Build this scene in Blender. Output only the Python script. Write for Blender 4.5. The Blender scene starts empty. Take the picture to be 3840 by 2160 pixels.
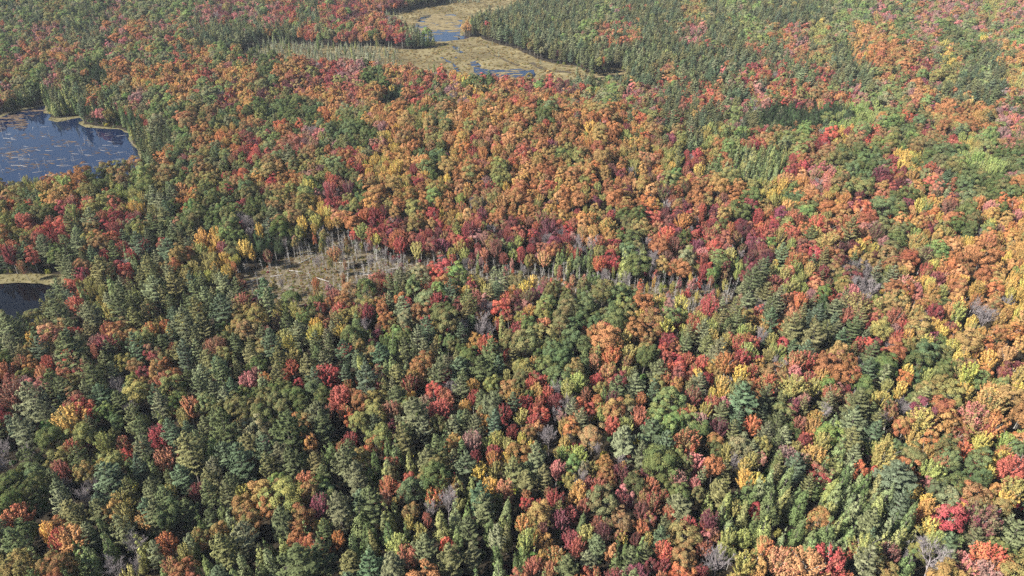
import bpy, math, random
import numpy as np

random.seed(7)
rng = np.random.default_rng(7)
scene = bpy.context.scene
COL = scene.collection

# ------------------------------------------------------------------ camera, light, exposure
CAM_H, PITCH, FPX = 150.0, math.radians(33.0), 2595.0      # metres, tilt below the horizon, focal length in photo pixels
cam_d = bpy.data.cameras.new('camera')
cam = bpy.data.objects.new('camera', cam_d)
COL.objects.link(cam)
cam_d.sensor_width = 36.0
cam_d.lens = 36.0 * FPX / 3840.0
cam_d.clip_start, cam_d.clip_end = 1.0, 20000.0
cam.location = (0, 0, CAM_H)
cam.rotation_euler = (math.pi / 2 - PITCH, 0, 0)
scene.camera = cam

SUN_AZ, SUN_EL = math.radians(250.0), math.radians(40.0)   # clockwise from +Y
world = bpy.data.worlds.new('World')
scene.world = world
world.use_nodes = True
wn = world.node_tree
bg = wn.nodes['Background']
sky = wn.nodes.new('ShaderNodeTexSky')
sky.sky_type = 'NISHITA'
sky.sun_disc = False
sky.sun_elevation = SUN_EL
sky.sun_rotation = SUN_AZ
sky.air_density = 1.0
sky.dust_density = 0.6
wn.links.new(sky.outputs[0], bg.inputs[0])
bg.inputs[1].default_value = 0.052
sun_d = bpy.data.lights.new('sun', 'SUN')
sun_d.energy = 5.0
sun_d.angle = math.radians(0.5)
sun_d.color = (1.0, 0.94, 0.84)
sun = bpy.data.objects.new('sun', sun_d)
COL.objects.link(sun)
sdir = np.array([math.sin(SUN_AZ) * math.cos(SUN_EL), math.cos(SUN_AZ) * math.cos(SUN_EL), math.sin(SUN_EL)])
from mathutils import Vector
sun.rotation_euler = Vector(sdir).to_track_quat('Z', 'Y').to_euler()
sun.location = (-300, -100, 400)
vs = scene.view_settings
vs.view_transform = 'Standard'
vs.look = 'None'
vs.exposure = 1.82
vs.gamma = 1.0
scene.cycles.max_bounces = 5
scene.cycles.diffuse_bounces = 2
scene.cycles.transmission_bounces = 3
scene.cycles.glossy_bounces = 2
scene.cycles.use_denoising = False
scene.cycles.use_adaptive_sampling = False
scene.cycles.denoising_prefilter = 'ACCURATE'

# ------------------------------------------------------------------ terrain and photo <-> ground
BUMPS = [(20, 370, 190, 120, 11.0), (262, 250, 180, 170, 13.0), (420, 770, 300, 160, 8.0), (-480, 810, 240, 170, 9.0)]

def terr(x, y):
    z = np.zeros_like(np.asarray(x, float))
    for bx, by, rx, ry, h in BUMPS:
        q = np.clip(1 - np.hypot((x - bx) / rx, (y - by) / ry), 0, 1)
        z = z + h * (q * q * (3 - 2 * q))
    far = np.clip((np.asarray(y, float) - 1000) / 1500, 0, 1)
    return z + far * far * 30

CP, SP = math.cos(PITCH), math.sin(PITCH)

def ray(u, v):
    a, b = (u - 1920.0) / FPX, (v - 1080.0) / FPX
    return np.array([a, CP - b * SP, -SP - b * CP])

def ground(u, v, lift=0.0):
    d = ray(u, v)
    z = lift
    for _ in range(6):
        t = (z - CAM_H) / d[2]
        x, y = d[0] * t, d[1] * t
        z = lift + float(terr(x, y))
    return x, y

def project(x, y, z):
    dz = z - CAM_H
    depth = y * CP - dz * SP
    return 1920 + FPX * x / depth, 1080 - FPX * (y * SP + dz * CP) / depth, depth

def inside(poly, u, v):
    """vectorised point in polygon"""
    u, v = np.asarray(u, float), np.asarray(v, float)
    r = np.zeros(u.shape, bool)
    n = len(poly)
    for i in range(n):
        x1, y1 = poly[i]
        x2, y2 = poly[(i + 1) % n]
        if y1 == y2:
            continue
        c = ((y1 > v) != (y2 > v)) & (u < (x2 - x1) * (v - y1) / (y2 - y1) + x1)
        r ^= c
    return r

def gpoly(px):
    return [ground(u, v) for u, v in px]

# outlines read off the photograph, laid on the ground
LEFT_POND = [(-500, 470), (-200, 445), (0, 440), (48, 420), (112, 408), (170, 397), (168, 412), (163, 424), (195, 428), (182, 450), (215, 458), (300, 441),
             (312, 452), (292, 462), (322, 478), (380, 482), (440, 484), (484, 500), (482, 530), (512, 556), (525, 600), (520, 650), (450, 672), (330, 690), (210, 705), (100, 720), (-100, 735), (-500, 760)]
LEFT_BANK = [(-520, 460), (-200, 438), (0, 433), (54, 412), (118, 401), (184, 388), (200, 398), (186, 418), (200, 443), (302, 435), (322, 446), (312, 466), (390, 475), (446, 480),
             (494, 498), (492, 527), (524, 555), (550, 600), (545, 665), (460, 690), (340, 706), (210, 720), (100, 734), (-100, 750), (-500, 780)]
BLACK_POND = [(-400, 1075), (0, 1066), (60, 1060), (150, 1064), (222, 1074), (232, 1092), (205, 1110), (200, 1150), (180, 1230), (60, 1260), (-150, 1270), (-400, 1280)]
BLACK_BANK = [(-420, 1040), (0, 1028), (120, 1026), (240, 1030), (262, 1062), (255, 1100), (222, 1160), (195, 1245), (60, 1278), (-400, 1300)]
MARSH = [(1400, 66), (1482, 54), (1560, 32), (1640, 20), (1700, -6), (1800, -20), (1960, -20), (1965, 48), (1860, 74), (1790, 92), (1745, 116), (1735, 134), (1760, 140), (1800, 140), (1880, 170), (1920, 176), (2000, 214),
         (2070, 238), (2160, 246), (2190, 268), (2210, 279), (2270, 277), (2285, 250), (2330, 258), (2356, 285), (2350, 345), (2150, 345), (1900, 342), (1700, 322), (1500, 292), (1380, 280), (1180, 264), (960, 254),
         (900, 236), (920, 190), (960, 170), (1020, 160), (1180, 172), (1320, 178), (1400, 172), (1530, 186), (1585, 184), (1630, 176), (1572, 160), (1530, 134), (1470, 104)]
TOP_POND = [(1560, 84), (1580, 64), (1640, 52), (1705, 54), (1732, 74), (1730, 98), (1726, 118), (1722, 150), (1670, 156), (1600, 158), (1548, 120)]
INLET = [(1718, 134), (1745, 135), (1760, 141), (1748, 146), (1718, 148)]
LOW_POND = [(1764, 234), (1776, 230), (1806, 246), (1800, 256), (1840, 262), (1900, 262), (1945, 258), (2000, 262), (2008, 278), (2000, 325), (1880, 328), (1800, 305), (1790, 285), (1776, 262)]
SEDGE_POND = [(2200, 282), (2290, 276), (2300, 262), (2330, 262), (2345, 280), (2325, 300), (2230, 304)]
DEAD_CLEAR = [(880, 1058), (930, 1020), (1090, 956), (1220, 905), (1290, 903), (1340, 935), (1480, 985), (1600, 1000), (1660, 1008), (1620, 1070), (1440, 1110), (1380, 1130), (1290, 1145), (1150, 1175), (950, 1170), (870, 1110)]
SNAG_BELT = [(1600, 1000), (1900, 1030), (2080, 1040), (2300, 1060), (2480, 1080), (2640, 1090), (2760, 1100), (2760, 1215), (2600, 1205), (2420, 1170), (2200, 1125), (1900, 1115), (1620, 1070)]
GAP = [(1425, 392), (1500, 390), (1510, 440), (1415, 445)]

G = {k: gpoly(v) for k, v in dict(pond=LEFT_POND, bank=LEFT_BANK, black=BLACK_POND, bbank=BLACK_BANK, marsh=MARSH, top=TOP_POND, low=LOW_POND, inlet=INLET, sedge=SEDGE_POND,
                                  dead=DEAD_CLEAR, snag=SNAG_BELT, gap=GAP).items()}

# ------------------------------------------------------------------ node helpers
def node_mat(name):
    m = bpy.data.materials.new(name)
    m.use_nodes = True
    m.node_tree.nodes.clear()
    return m, m.node_tree.nodes, m.node_tree.links

def lin(c):
    return tuple((x / 255 / 12.92) if x / 255 <= 0.04045 else ((x / 255 + 0.055) / 1.055) ** 2.4 for x in c)

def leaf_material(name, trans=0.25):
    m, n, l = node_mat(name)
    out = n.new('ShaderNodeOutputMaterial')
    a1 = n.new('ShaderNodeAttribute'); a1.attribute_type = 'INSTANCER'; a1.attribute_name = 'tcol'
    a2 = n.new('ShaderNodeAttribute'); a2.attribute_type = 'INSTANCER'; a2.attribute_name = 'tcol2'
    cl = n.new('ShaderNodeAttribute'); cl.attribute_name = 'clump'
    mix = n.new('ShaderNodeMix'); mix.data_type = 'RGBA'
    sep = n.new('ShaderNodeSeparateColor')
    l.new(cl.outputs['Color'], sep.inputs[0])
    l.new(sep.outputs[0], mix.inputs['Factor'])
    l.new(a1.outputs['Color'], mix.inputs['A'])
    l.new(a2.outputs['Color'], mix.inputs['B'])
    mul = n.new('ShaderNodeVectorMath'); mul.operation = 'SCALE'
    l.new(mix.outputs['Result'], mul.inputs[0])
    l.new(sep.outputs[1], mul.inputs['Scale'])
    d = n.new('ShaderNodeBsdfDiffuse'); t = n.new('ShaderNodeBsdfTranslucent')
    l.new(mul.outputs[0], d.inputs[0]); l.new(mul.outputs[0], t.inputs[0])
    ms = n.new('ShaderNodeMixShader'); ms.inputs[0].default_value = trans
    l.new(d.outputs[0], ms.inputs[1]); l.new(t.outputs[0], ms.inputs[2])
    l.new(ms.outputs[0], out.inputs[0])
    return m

def bark_material(name, c1, c2, scale=3.0):
    m, n, l = node_mat(name)
    out = n.new('ShaderNodeOutputMaterial')
    d = n.new('ShaderNodeBsdfDiffuse')
    tc = n.new('ShaderNodeTexCoord')
    mp = n.new('ShaderNodeMapping'); mp.inputs['Scale'].default_value = (scale, scale, scale * 0.4)
    no = n.new('ShaderNodeTexNoise'); no.inputs['Scale'].default_value = 1.0; no.inputs['Detail'].default_value = 4
    cr = n.new('ShaderNodeValToRGB')
    cr.color_ramp.elements[0].position = 0.35; cr.color_ramp.elements[0].color = (*c1, 1)
    cr.color_ramp.elements[1].position = 0.65; cr.color_ramp.elements[1].color = (*c2, 1)
    l.new(tc.outputs['Object'], mp.inputs[0]); l.new(mp.outputs[0], no.inputs[0]); l.new(no.outputs[0], cr.inputs[0])
    l.new(cr.outputs[0], d.inputs[0]); l.new(d.outputs[0], out.inputs[0])
    return m

M_LEAF = leaf_material('autumn_leaves', 0.20)
M_NEEDLE = leaf_material('needles', 0.12)
M_BARK = bark_material('grey_brown_bark', (0.05, 0.042, 0.035), (0.12, 0.11, 0.10))
M_PALE = bark_material('pale_bark', (0.14, 0.13, 0.115), (0.34, 0.325, 0.30))
M_DEADW = bark_material('weathered_dead_wood', (0.17, 0.16, 0.15), (0.38, 0.365, 0.35))
M_TWIG = bark_material('bare_grey_twigs', (0.14, 0.12, 0.122), (0.28, 0.25, 0.255))

def ground_material(name, cols, s1, s2, bump=0.3, rough=0.95, streak=(1, 1, 1)):
    """cols: list of (pos, colour); two scales of noise in metres"""
    m, n, l = node_mat(name)
    out = n.new('ShaderNodeOutputMaterial')
    p = n.new('ShaderNodeBsdfPrincipled'); p.inputs['Roughness'].default_value = rough
    p.inputs['Specular IOR Level'].default_value = 0.1
    tc = n.new('ShaderNodeTexCoord')
    mp = n.new('ShaderNodeMapping'); mp.inputs['Scale'].default_value = streak
    l.new(tc.outputs['Object'], mp.inputs[0])
    a = n.new('ShaderNodeTexNoise'); a.inputs['Scale'].default_value = 1 / s1; a.inputs['Detail'].default_value = 6; a.inputs['Distortion'].default_value = 1.2
    b = n.new('ShaderNodeTexNoise'); b.inputs['Scale'].default_value = 1 / s2; b.inputs['Detail'].default_value = 8; b.inputs['Roughness'].default_value = 0.7
    l.new(mp.outputs[0], a.inputs[0]); l.new(mp.outputs[0], b.inputs[0])
    mx = n.new('ShaderNodeMath'); mx.operation = 'MULTIPLY_ADD'; mx.inputs[1].default_value = 0.5
    h = n.new('ShaderNodeMath'); h.operation = 'MULTIPLY'; h.inputs[1].default_value = 0.5
    l.new(b.outputs[0], h.inputs[0]); l.new(a.outputs[0], mx.inputs[0]); l.new(h.outputs[0], mx.inputs[2])
    cr = n.new('ShaderNodeValToRGB')
    el = cr.color_ramp.elements
    while len(el) < len(cols):
        el.new(0.5)
    for e, (pos, c) in zip(el, cols):
        e.position = pos; e.color = (*c, 1)
    l.new(mx.outputs[0], cr.inputs[0]); l.new(cr.outputs[0], p.inputs['Base Color'])
    bp = n.new('ShaderNodeBump'); bp.inputs['Strength'].default_value = bump; bp.inputs['Distance'].default_value = s2 * 0.5
    l.new(b.outputs[0], bp.inputs['Height']); l.new(bp.outputs[0], p.inputs['Normal'])
    l.new(p.outputs[0], out.inputs[0])
    return m

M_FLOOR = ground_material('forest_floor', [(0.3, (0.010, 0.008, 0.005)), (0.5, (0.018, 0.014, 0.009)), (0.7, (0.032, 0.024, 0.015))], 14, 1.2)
M_MARSH = ground_material('marsh_sedge', [(0.36, (0.045, 0.036, 0.018)), (0.46, (0.085, 0.068, 0.034)), (0.54, (0.12, 0.10, 0.052)), (0.64, (0.19, 0.16, 0.085))], 34, 3.5, 0.4, streak=(0.6, 1.4, 1))
M_BOG = ground_material('swamp_clearing', [(0.34, (0.035, 0.028, 0.018)), (0.46, (0.075, 0.060, 0.040)), (0.56, (0.11, 0.095, 0.065)), (0.68, (0.17, 0.145, 0.11))], 9, 1.2, 0.8)
M_BANK = ground_material('sedge_bank', [(0.34, (0.05, 0.042, 0.018)), (0.5, (0.10, 0.088, 0.044)), (0.68, (0.17, 0.145, 0.08))], 6, 0.7, 0.8)
M_MAT = ground_material('floating_mat', [(0.36, (0.03, 0.02, 0.015)), (0.5, (0.065, 0.045, 0.03)), (0.66, (0.12, 0.085, 0.055))], 3, 0.6, 0.5)
M_MATT = ground_material('tan_floating_mat', [(0.36, (0.07, 0.052, 0.028)), (0.5, (0.12, 0.095, 0.048)), (0.66, (0.18, 0.145, 0.078))], 5, 0.9, 0.5)

def water_material(name, base, rough, ior=1.33):
    m, n, l = node_mat(name)
    out = n.new('ShaderNodeOutputMaterial')
    p = n.new('ShaderNodeBsdfPrincipled')
    p.inputs['Base Color'].default_value = (*base, 1)
    p.inputs['Roughness'].default_value = rough
    p.inputs['IOR'].default_value = ior
    tc = n.new('ShaderNodeTexCoord')
    no = n.new('ShaderNodeTexNoise'); no.inputs['Scale'].default_value = 0.6; no.inputs['Detail'].default_value = 3
    bp = n.new('ShaderNodeBump'); bp.inputs['Strength'].default_value = 0.04; bp.inputs['Distance'].default_value = 0.3
    l.new(tc.outputs['Object'], no.inputs[0]); l.new(no.outputs[0], bp.inputs['Height']); l.new(bp.outputs[0], p.inputs['Normal'])
    l.new(p.outputs[0], out.inputs[0])
    return m

M_WATER = water_material('pond_water', (0.002, 0.006, 0.022), 0.02, 1.36)
M_BLACKW = water_material('dark_pond_water', (0.002, 0.002, 0.003), 0.03, 1.2)

# ------------------------------------------------------------------ mesh helpers (all quads)
class Q:
    """collects quads with a clump attribute and a material index"""
    def __init__(s):
        s.v, s.f, s.a, s.m, s.n = [], [], [], [], 0
    def quads(s, V, attr=None, mi=0):
        V = np.asarray(V, float).reshape(-1, 3)
        k = len(V) // 4
        s.v.append(V); s.f.append(np.arange(s.n, s.n + len(V)).reshape(-1, 4))
        s.a.append(np.tile([0.0, 1.0], (len(V), 1)) if attr is None else np.repeat(attr, 4, axis=0))
        s.m.append(np.full(k, mi)); s.n += len(V)
    def tube(s, pts, rad, mi=0, sides=5):
        pts = np.asarray(pts, float); n = len(pts)
        rings = []
        for i, p in enumerate(pts):
            d = pts[min(i + 1, n - 1)] - pts[max(i - 1, 0)]
            d = d / (np.linalg.norm(d) + 1e-9)
            u = np.cross(d, (0.31, 0.95, 0.05)); u /= np.linalg.norm(u) + 1e-9
            w = np.cross(d, u)
            t = np.arange(sides) * 2 * math.pi / sides
            rings.append(p + rad[i] * (np.cos(t)[:, None] * u + np.sin(t)[:, None] * w))
        V = np.vstack(rings)
        F = [(i * sides + j, i * sides + (j + 1) % sides, (i + 1) * sides + (j + 1) % sides, (i + 1) * sides + j) for i in range(n - 1) for j in range(sides)]
        s.v.append(V); s.f.append(np.array(F) + s.n); s.a.append(np.tile([0.0, 1.0], (len(V), 1))); s.m.append(np.full(len(F), mi)); s.n += len(V)
    def mesh(s, name, mats):
        V, F = np.vstack(s.v), np.vstack(s.f)
        me = bpy.data.meshes.new(name)
        me.vertices.add(len(V)); me.vertices.foreach_set('co', V.astype(np.float32).ravel())
        me.loops.add(F.size); me.loops.foreach_set('vertex_index', F.astype(np.int32).ravel())
        me.polygons.add(len(F)); me.polygons.foreach_set('loop_start', np.arange(0, F.size, 4, dtype=np.int32))
        me.polygons.foreach_set('material_index', np.concatenate(s.m).astype(np.int32))
        at = me.attributes.new('clump', 'FLOAT_COLOR', 'POINT')
        A = np.vstack(s.a)
        at.data.foreach_set('color', np.column_stack([A[:, 0], A[:, 1], A[:, 1], np.ones(len(A))]).astype(np.float32).ravel())
        for m in mats:
            me.materials.append(m)
        me.update(calc_edges=True)
        return me

def unit(a):
    return a / (np.linalg.norm(a, axis=-1, keepdims=True) + 1e-9)

def leafquads(P, N, U, w, l):
    N = unit(N); S = unit(np.cross(N, U)); T = np.cross(S, N)
    w, l = np.broadcast_to(w, len(P))[:, None], np.broadcast_to(l, len(P))[:, None]
    return np.stack([P - T * l / 2, P + S * w / 2 - T * l * 0.08, P + T * l / 2, P - S * w / 2 + T * l * 0.08], axis=1).reshape(-1, 3)

def rdir(r, n):
    return unit(r.normal(size=(n, 3)))

# ---- crowns -------------------------------------------------------
def crown_dome(r, q, R, z0, z1, n, nclump, leaf, lump=0.36, mi=0):
    """billowing crown of rounded clumps (oak, sugar maple, beech)"""
    zc, hz = z0 + (z1 - z0) * 0.42, (z1 - z0) * 0.58
    lob = r.uniform(0, 6.28, 3)
    D = rdir(r, nclump * 3)
    D = D[D[:, 2] > -0.45][:nclump]
    az = np.arctan2(D[:, 1], D[:, 0])
    wob = 1 + 0.13 * np.sin(2 * az + lob[0]) + 0.10 * np.sin(3 * az + lob[1])
    C = D * np.array([R, R, hz]) * (r.uniform(0.55, 1.0, len(D)) * wob)[:, None] + [0, 0, zc]
    rad = R * lump * r.uniform(0.6, 1.3, len(D))
    k = r.choice(len(D), n, p=rad ** 2 / (rad ** 2).sum())
    L = unit(rdir(r, n) + 0.75 * D[k] + [0, 0, 0.35])
    P = C[k] + L * (rad[k] * r.uniform(0.8, 1.08, n))[:, None] * [1, 1, 0.8]
    N = L + 0.55 * rdir(r, n)
    tint, br = r.uniform(0, 1, len(D)) ** 2, r.uniform(0.78, 1.2, len(D))
    q.quads(leafquads(P, N, rdir(r, n), leaf * r.uniform(0.7, 1.2, n), leaf * r.uniform(0.9, 1.5, n)),
            np.column_stack([np.clip(tint[k] + r.normal(0, 0.12, n), 0, 1), br[k] * r.uniform(0.82, 1.18, n)]), mi)

def crown_fan(r, q, R, z0, z1, n, nb, leaf, mi=0, upright=1.0):
    """feathery crown: leaves held along ascending branches that fan out (red maple, birch)"""
    hz = z1 - z0
    a = r.uniform(0, 2 * math.pi, nb)
    rr = np.sqrt(r.uniform(0.02, 1, nb))
    lob = r.uniform(0, 6.28)
    tip = np.column_stack([np.cos(a) * rr * R * (1 + 0.16 * np.sin(2 * a + lob)), np.sin(a) * rr * R * (1 + 0.16 * np.sin(2 * a + lob)),
                           z0 + hz * (0.34 + 0.62 * np.sqrt(np.clip(1 - (rr * 0.95) ** 2, 0, 1)) * r.uniform(0.82, 1.06, nb))])
    low = r.random(nb) < 0.25
    tip[low, 2] = z0 + hz * r.uniform(0.18, 0.4, low.sum()); tip[low, :2] *= 1.05
    base = np.array([0, 0, z0 - hz * 0.12 * upright])
    k = r.integers(0, nb, n)
    t = 1 - 0.55 * r.random(n) ** 1.3
    ax = unit(tip - base)
    sp = 0.075 * R + 0.10 * R * (1 - t)
    off = rdir(r, n)
    off = unit(off - (off * ax[k]).sum(1, keepdims=True) * ax[k] * 0.7)
    P = base + (tip[k] - base) * t[:, None] + off * (sp * r.uniform(0.4, 1.3, n))[:, None]
    P[:, 2] += -0.05 * hz * (1 - t)
    N = off + 0.45 * unit(P - [0, 0, z0 + hz * 0.2]) + [0, 0, 0.35] + 0.4 * rdir(r, n)
    tint, br = r.uniform(0, 1, nb) ** 1.2, r.uniform(0.76, 1.22, nb)
    q.quads(leafquads(P, N, ax[k] + 0.3 * rdir(r, n), leaf * r.uniform(0.6, 1.0, n), leaf * r.uniform(0.9, 1.6, n)),
            np.column_stack([np.clip(tint[k] + r.normal(0, 0.12, n), 0, 1), br[k] * r.uniform(0.82, 1.18, n)]), mi)
    return tip, base

def crown_pine(r, q, R, z0, z1, n, leaf, mi=0, bark=None):
    """tiers of plumes held out flat with gaps between them (white pine)"""
    H = z1 - z0
    br_p, br_d, br_l = [], [], []
    z = z0
    lean = r.uniform(-0.1, 0.1, 2)
    while z < z1 - 0.5:
        f = (z - z0) / H
        rad = R * (0.72 + 0.5 * f if f < 0.35 else 0.97 * (1 - ((f - 0.3) / 0.72) ** 1.7)) * 1.0
        m = 5 if f > 0.75 else 6
        a0 = r.uniform(0, 6.28)
        for i in range(m):
            if r.random() < 0.10:
                continue
            a = a0 + i * 2 * math.pi / m + r.uniform(-0.3, 0.3)
            ln = max(0.5, rad * r.uniform(0.6, 1.22))
            br_p.append([0, 0, z + r.uniform(-0.25, 0.25)]); br_d.append([math.cos(a), math.sin(a), 0.12 + 0.55 * f]); br_l.append(ln)
        z += 1.45 * (1 - 0.35 * f)
    top = 6
    for i in range(top):
        a = r.uniform(0, 6.28)
        br_p.append([0, 0, z1 - 1.0]); br_d.append([math.cos(a) * 0.5, math.sin(a) * 0.5, 1]); br_l.append(1.1)
    Pb, Db, Lb = np.array(br_p), unit(np.array(br_d)), np.array(br_l)
    w = Lb ** 1.3
    k = r.choice(len(Lb), n, p=w / w.sum())
    t = np.sqrt(r.uniform(0.07, 1, n))
    side = unit(np.cross(Db, [0, 0, 1.0]))
    lat = r.normal(0, 1, n) * 0.14 * Lb[k] * np.sin(np.clip(t, 0, 1) * 2.6).clip(0.25)
    curve = 0.10 * Lb[k] * t ** 3
    P = Pb[k] + Db[k] * (t * Lb[k])[:, None] + side[k] * lat[:, None]
    P[:, 2] += curve + r.normal(0, 0.10, n) - np.abs(lat) * 0.15
    U = unit(Db[k] + side[k] * (np.sign(lat) * 0.7)[:, None] + [0, 0, 0.35] + 0.25 * rdir(r, n))
    N = np.array([0, 0, 1.0]) + 0.5 * unit(P * [1, 1, 0]) + 0.45 * rdir(r, n)
    tint, br = r.uniform(0, 1, len(Lb)) ** 1.5, r.uniform(0.85, 1.15, len(Lb))
    q.quads(leafquads(P, N, U, leaf * r.uniform(0.35, 0.6, n), leaf * r.uniform(1.0, 1.7, n)),
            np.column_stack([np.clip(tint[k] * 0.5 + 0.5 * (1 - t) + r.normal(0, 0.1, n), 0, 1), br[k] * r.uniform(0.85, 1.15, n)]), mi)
    return Pb, Db, Lb

def crown_cone(r, q, R, z0, z1, n, leaf, mi=0, p=0.75, spire=0.25, sparse=1.0):
    """dense narrow crown of upswept sprays (cedar), or drooping (hemlock, spruce)"""
    H = z1 - z0
    nb = 70
    zf = 1 - np.sqrt(r.uniform(0, 1, nb))
    a = r.uniform(0, 6.28, nb)
    prof = lambda f: np.where(f < 0.16, 0.72 + 1.75 * f, (1 - ((f - 0.16) / 0.84)) ** p)
    rb = R * prof(zf) * r.uniform(0.72, 1.0, nb)
    C = np.column_stack([np.cos(a) * rb * 0.72, np.sin(a) * rb * 0.72, z0 + zf * H])
    rad = (0.36 * rb + 0.18) * r.uniform(0.8, 1.2, nb)
    k = r.choice(nb, n, p=(rad + 0.15) / (rad + 0.15).sum())
    out = unit(C * [1, 1, 0])
    L = unit(rdir(r, n) + 0.7 * out[k] + [0, 0, 0.2])
    P = C[k] + L * (rad[k] * r.uniform(0.6, 1.1, n))[:, None] * [1, 1, 1.5]
    P[:, 2] = np.minimum(P[:, 2], z1)
    N = L + 0.3 * out[k] + 0.4 * rdir(r, n)
    U = np.array([0, 0, 1.0]) + spire * out[k] + 0.3 * rdir(r, n)
    tint, br = r.uniform(0, 1, nb) ** 2, r.uniform(0.84, 1.14, nb)
    q.quads(leafquads(P, N, U, leaf * r.uniform(0.5, 0.8, n), leaf * r.uniform(0.9, 1.5, n)),
            np.column_stack([np.clip(tint[k] + r.normal(0, 0.12, n), 0, 1), br[k] * r.uniform(0.82, 1.18, n)]), mi)
    # leader
    m = 24
    P = np.column_stack([r.normal(0, 0.10, m), r.normal(0, 0.10, m), z1 - 0.9 + r.uniform(0, 1.2, m)])
    q.quads(leafquads(P, unit(P * [1, 1, 0]) + 0.3 * rdir(r, m), np.tile([0, 0, 1.0], (m, 1)), leaf * 0.4, leaf), None, mi)

def trunk(r, q, H, rad, mi=0, top=0.6, lean=0.03):
    pts = []
    dx, dy = r.normal(0, lean, 2)
    for i in range(6):
        f = i / 5
        pts.append([dx * H * f * f + r.normal(0, 0.04), dy * H * f * f + r.normal(0, 0.04), -0.4 + f * H * top])
    q.tube(pts, [rad * (1.25 if i == 0 else 1 - 0.72 * i / 5) for i in range(6)], mi, 6)
    return np.array(pts[-1])

def limbs(r, q, z0, z1, R, k, rad, mi=0, rise=0.8):
    for i in range(k):
        a, f = r.uniform(0, 6.28), i / max(1, k - 1)
        b = np.array([0, 0, z0 + (z1 - z0) * 0.5 * f])
        ln = R * r.uniform(0.5, 0.8)
        d = np.array([math.cos(a), math.sin(a), rise * r.uniform(0.8, 1.5)])
        m = b + d * ln * 0.5
        e = b + d * ln + [0, 0, 0.12 * ln]
        q.tube([b, m, e], [rad, rad * 0.6, rad * 0.2], mi, 4)

def twigs(r, q, R, z0, z1, mi=0, n1=9, n2=6, n3=5, th=0.07, spread=0.8):
    """bare branching crown"""
    for i in range(n1):
        a = r.uniform(0, 6.28)
        b = np.array([0, 0, z0 + (z1 - z0) * 0.45 * r.random()])
        rr = R * math.sqrt(r.uniform(0.03, 0.8))
        e = np.array([math.cos(a) * rr, math.sin(a) * rr, z0 + (z1 - z0) * (0.45 + 0.5 * math.sqrt(max(0, 1 - (rr / R) ** 2))) * r.uniform(0.85, 1.05)])
        mid = (b + e) / 2 + [math.cos(a) * 0.25 * R * 0.4, math.sin(a) * 0.1 * R, -0.2]
        q.tube([b, mid, e], [th * 1.5, th, th * 0.4], mi, 4)
        for j in range(n2):
            t = r.uniform(0.3, 1)
            s = (b * (1 - t) + e * t) + (mid - (b + e) / 2) * (1 - abs(2 * t - 1))
            d = unit(unit(e - b) * 0.9 + rdir(r, 1)[0] * spread + [0, 0, 0.25])
            ln = R * r.uniform(0.28, 0.5)
            e2 = s + d * ln
            q.tube([s, e2], [th * 0.7, th * 0.3], mi, 3)
            for k in range(n3):
                t2 = r.uniform(0.3, 1)
                s3 = s + (e2 - s) * t2
                d3 = unit(d + rdir(r, 1)[0] * spread + [0, 0, 0.2])
                q.tube([s3, s3 + d3 * R * r.uniform(0.14, 0.28)], [th * 0.42, th * 0.2], mi, 3)

# kind table: base radius, crown bottom, crown top, height that its picture position refers to
KINDS = {
    'oak': dict(R=3.6, z0=5.6, z1=13.2, zc=10.4, name='oak_tree', word='oak'),
    'maple': dict(R=3.1, z0=4.4, z1=12.2, zc=9.0, name='maple_tree', word='maple'),
    'birch': dict(R=2.9, z0=4.8, z1=12.4, zc=9.4, name='birch_tree', word='birch'),
    'pine': dict(R=3.9, z0=4.0, z1=15.8, zc=11.0, name='pine_tree', word='pine'),
    'cedar': dict(R=1.7, z0=1.5, z1=12.5, zc=7.8, name='cedar_tree', word='cedar'),
    'hemlock': dict(R=2.6, z0=2.5, z1=13.0, zc=8.6, name='hemlock_tree', word='hemlock'),
    'stunted': dict(R=0.95, z0=0.6, z1=5.4, zc=3.4, name='tamarack_tree', word='tamarack'),
    'bare': dict(R=3.0, z0=3.6, z1=11.8, zc=8.6, name='bare_tree', word='bare tree'),
    'dead': dict(R=1.3, z0=2.5, z1=9.5, zc=6.0, name='dead_tree', word='dead snag'),
}
NV = {'oak': 6, 'maple': 7, 'birch': 5, 'pine': 7, 'cedar': 5, 'hemlock': 5, 'stunted': 4, 'bare': 5, 'dead': 6}

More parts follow.
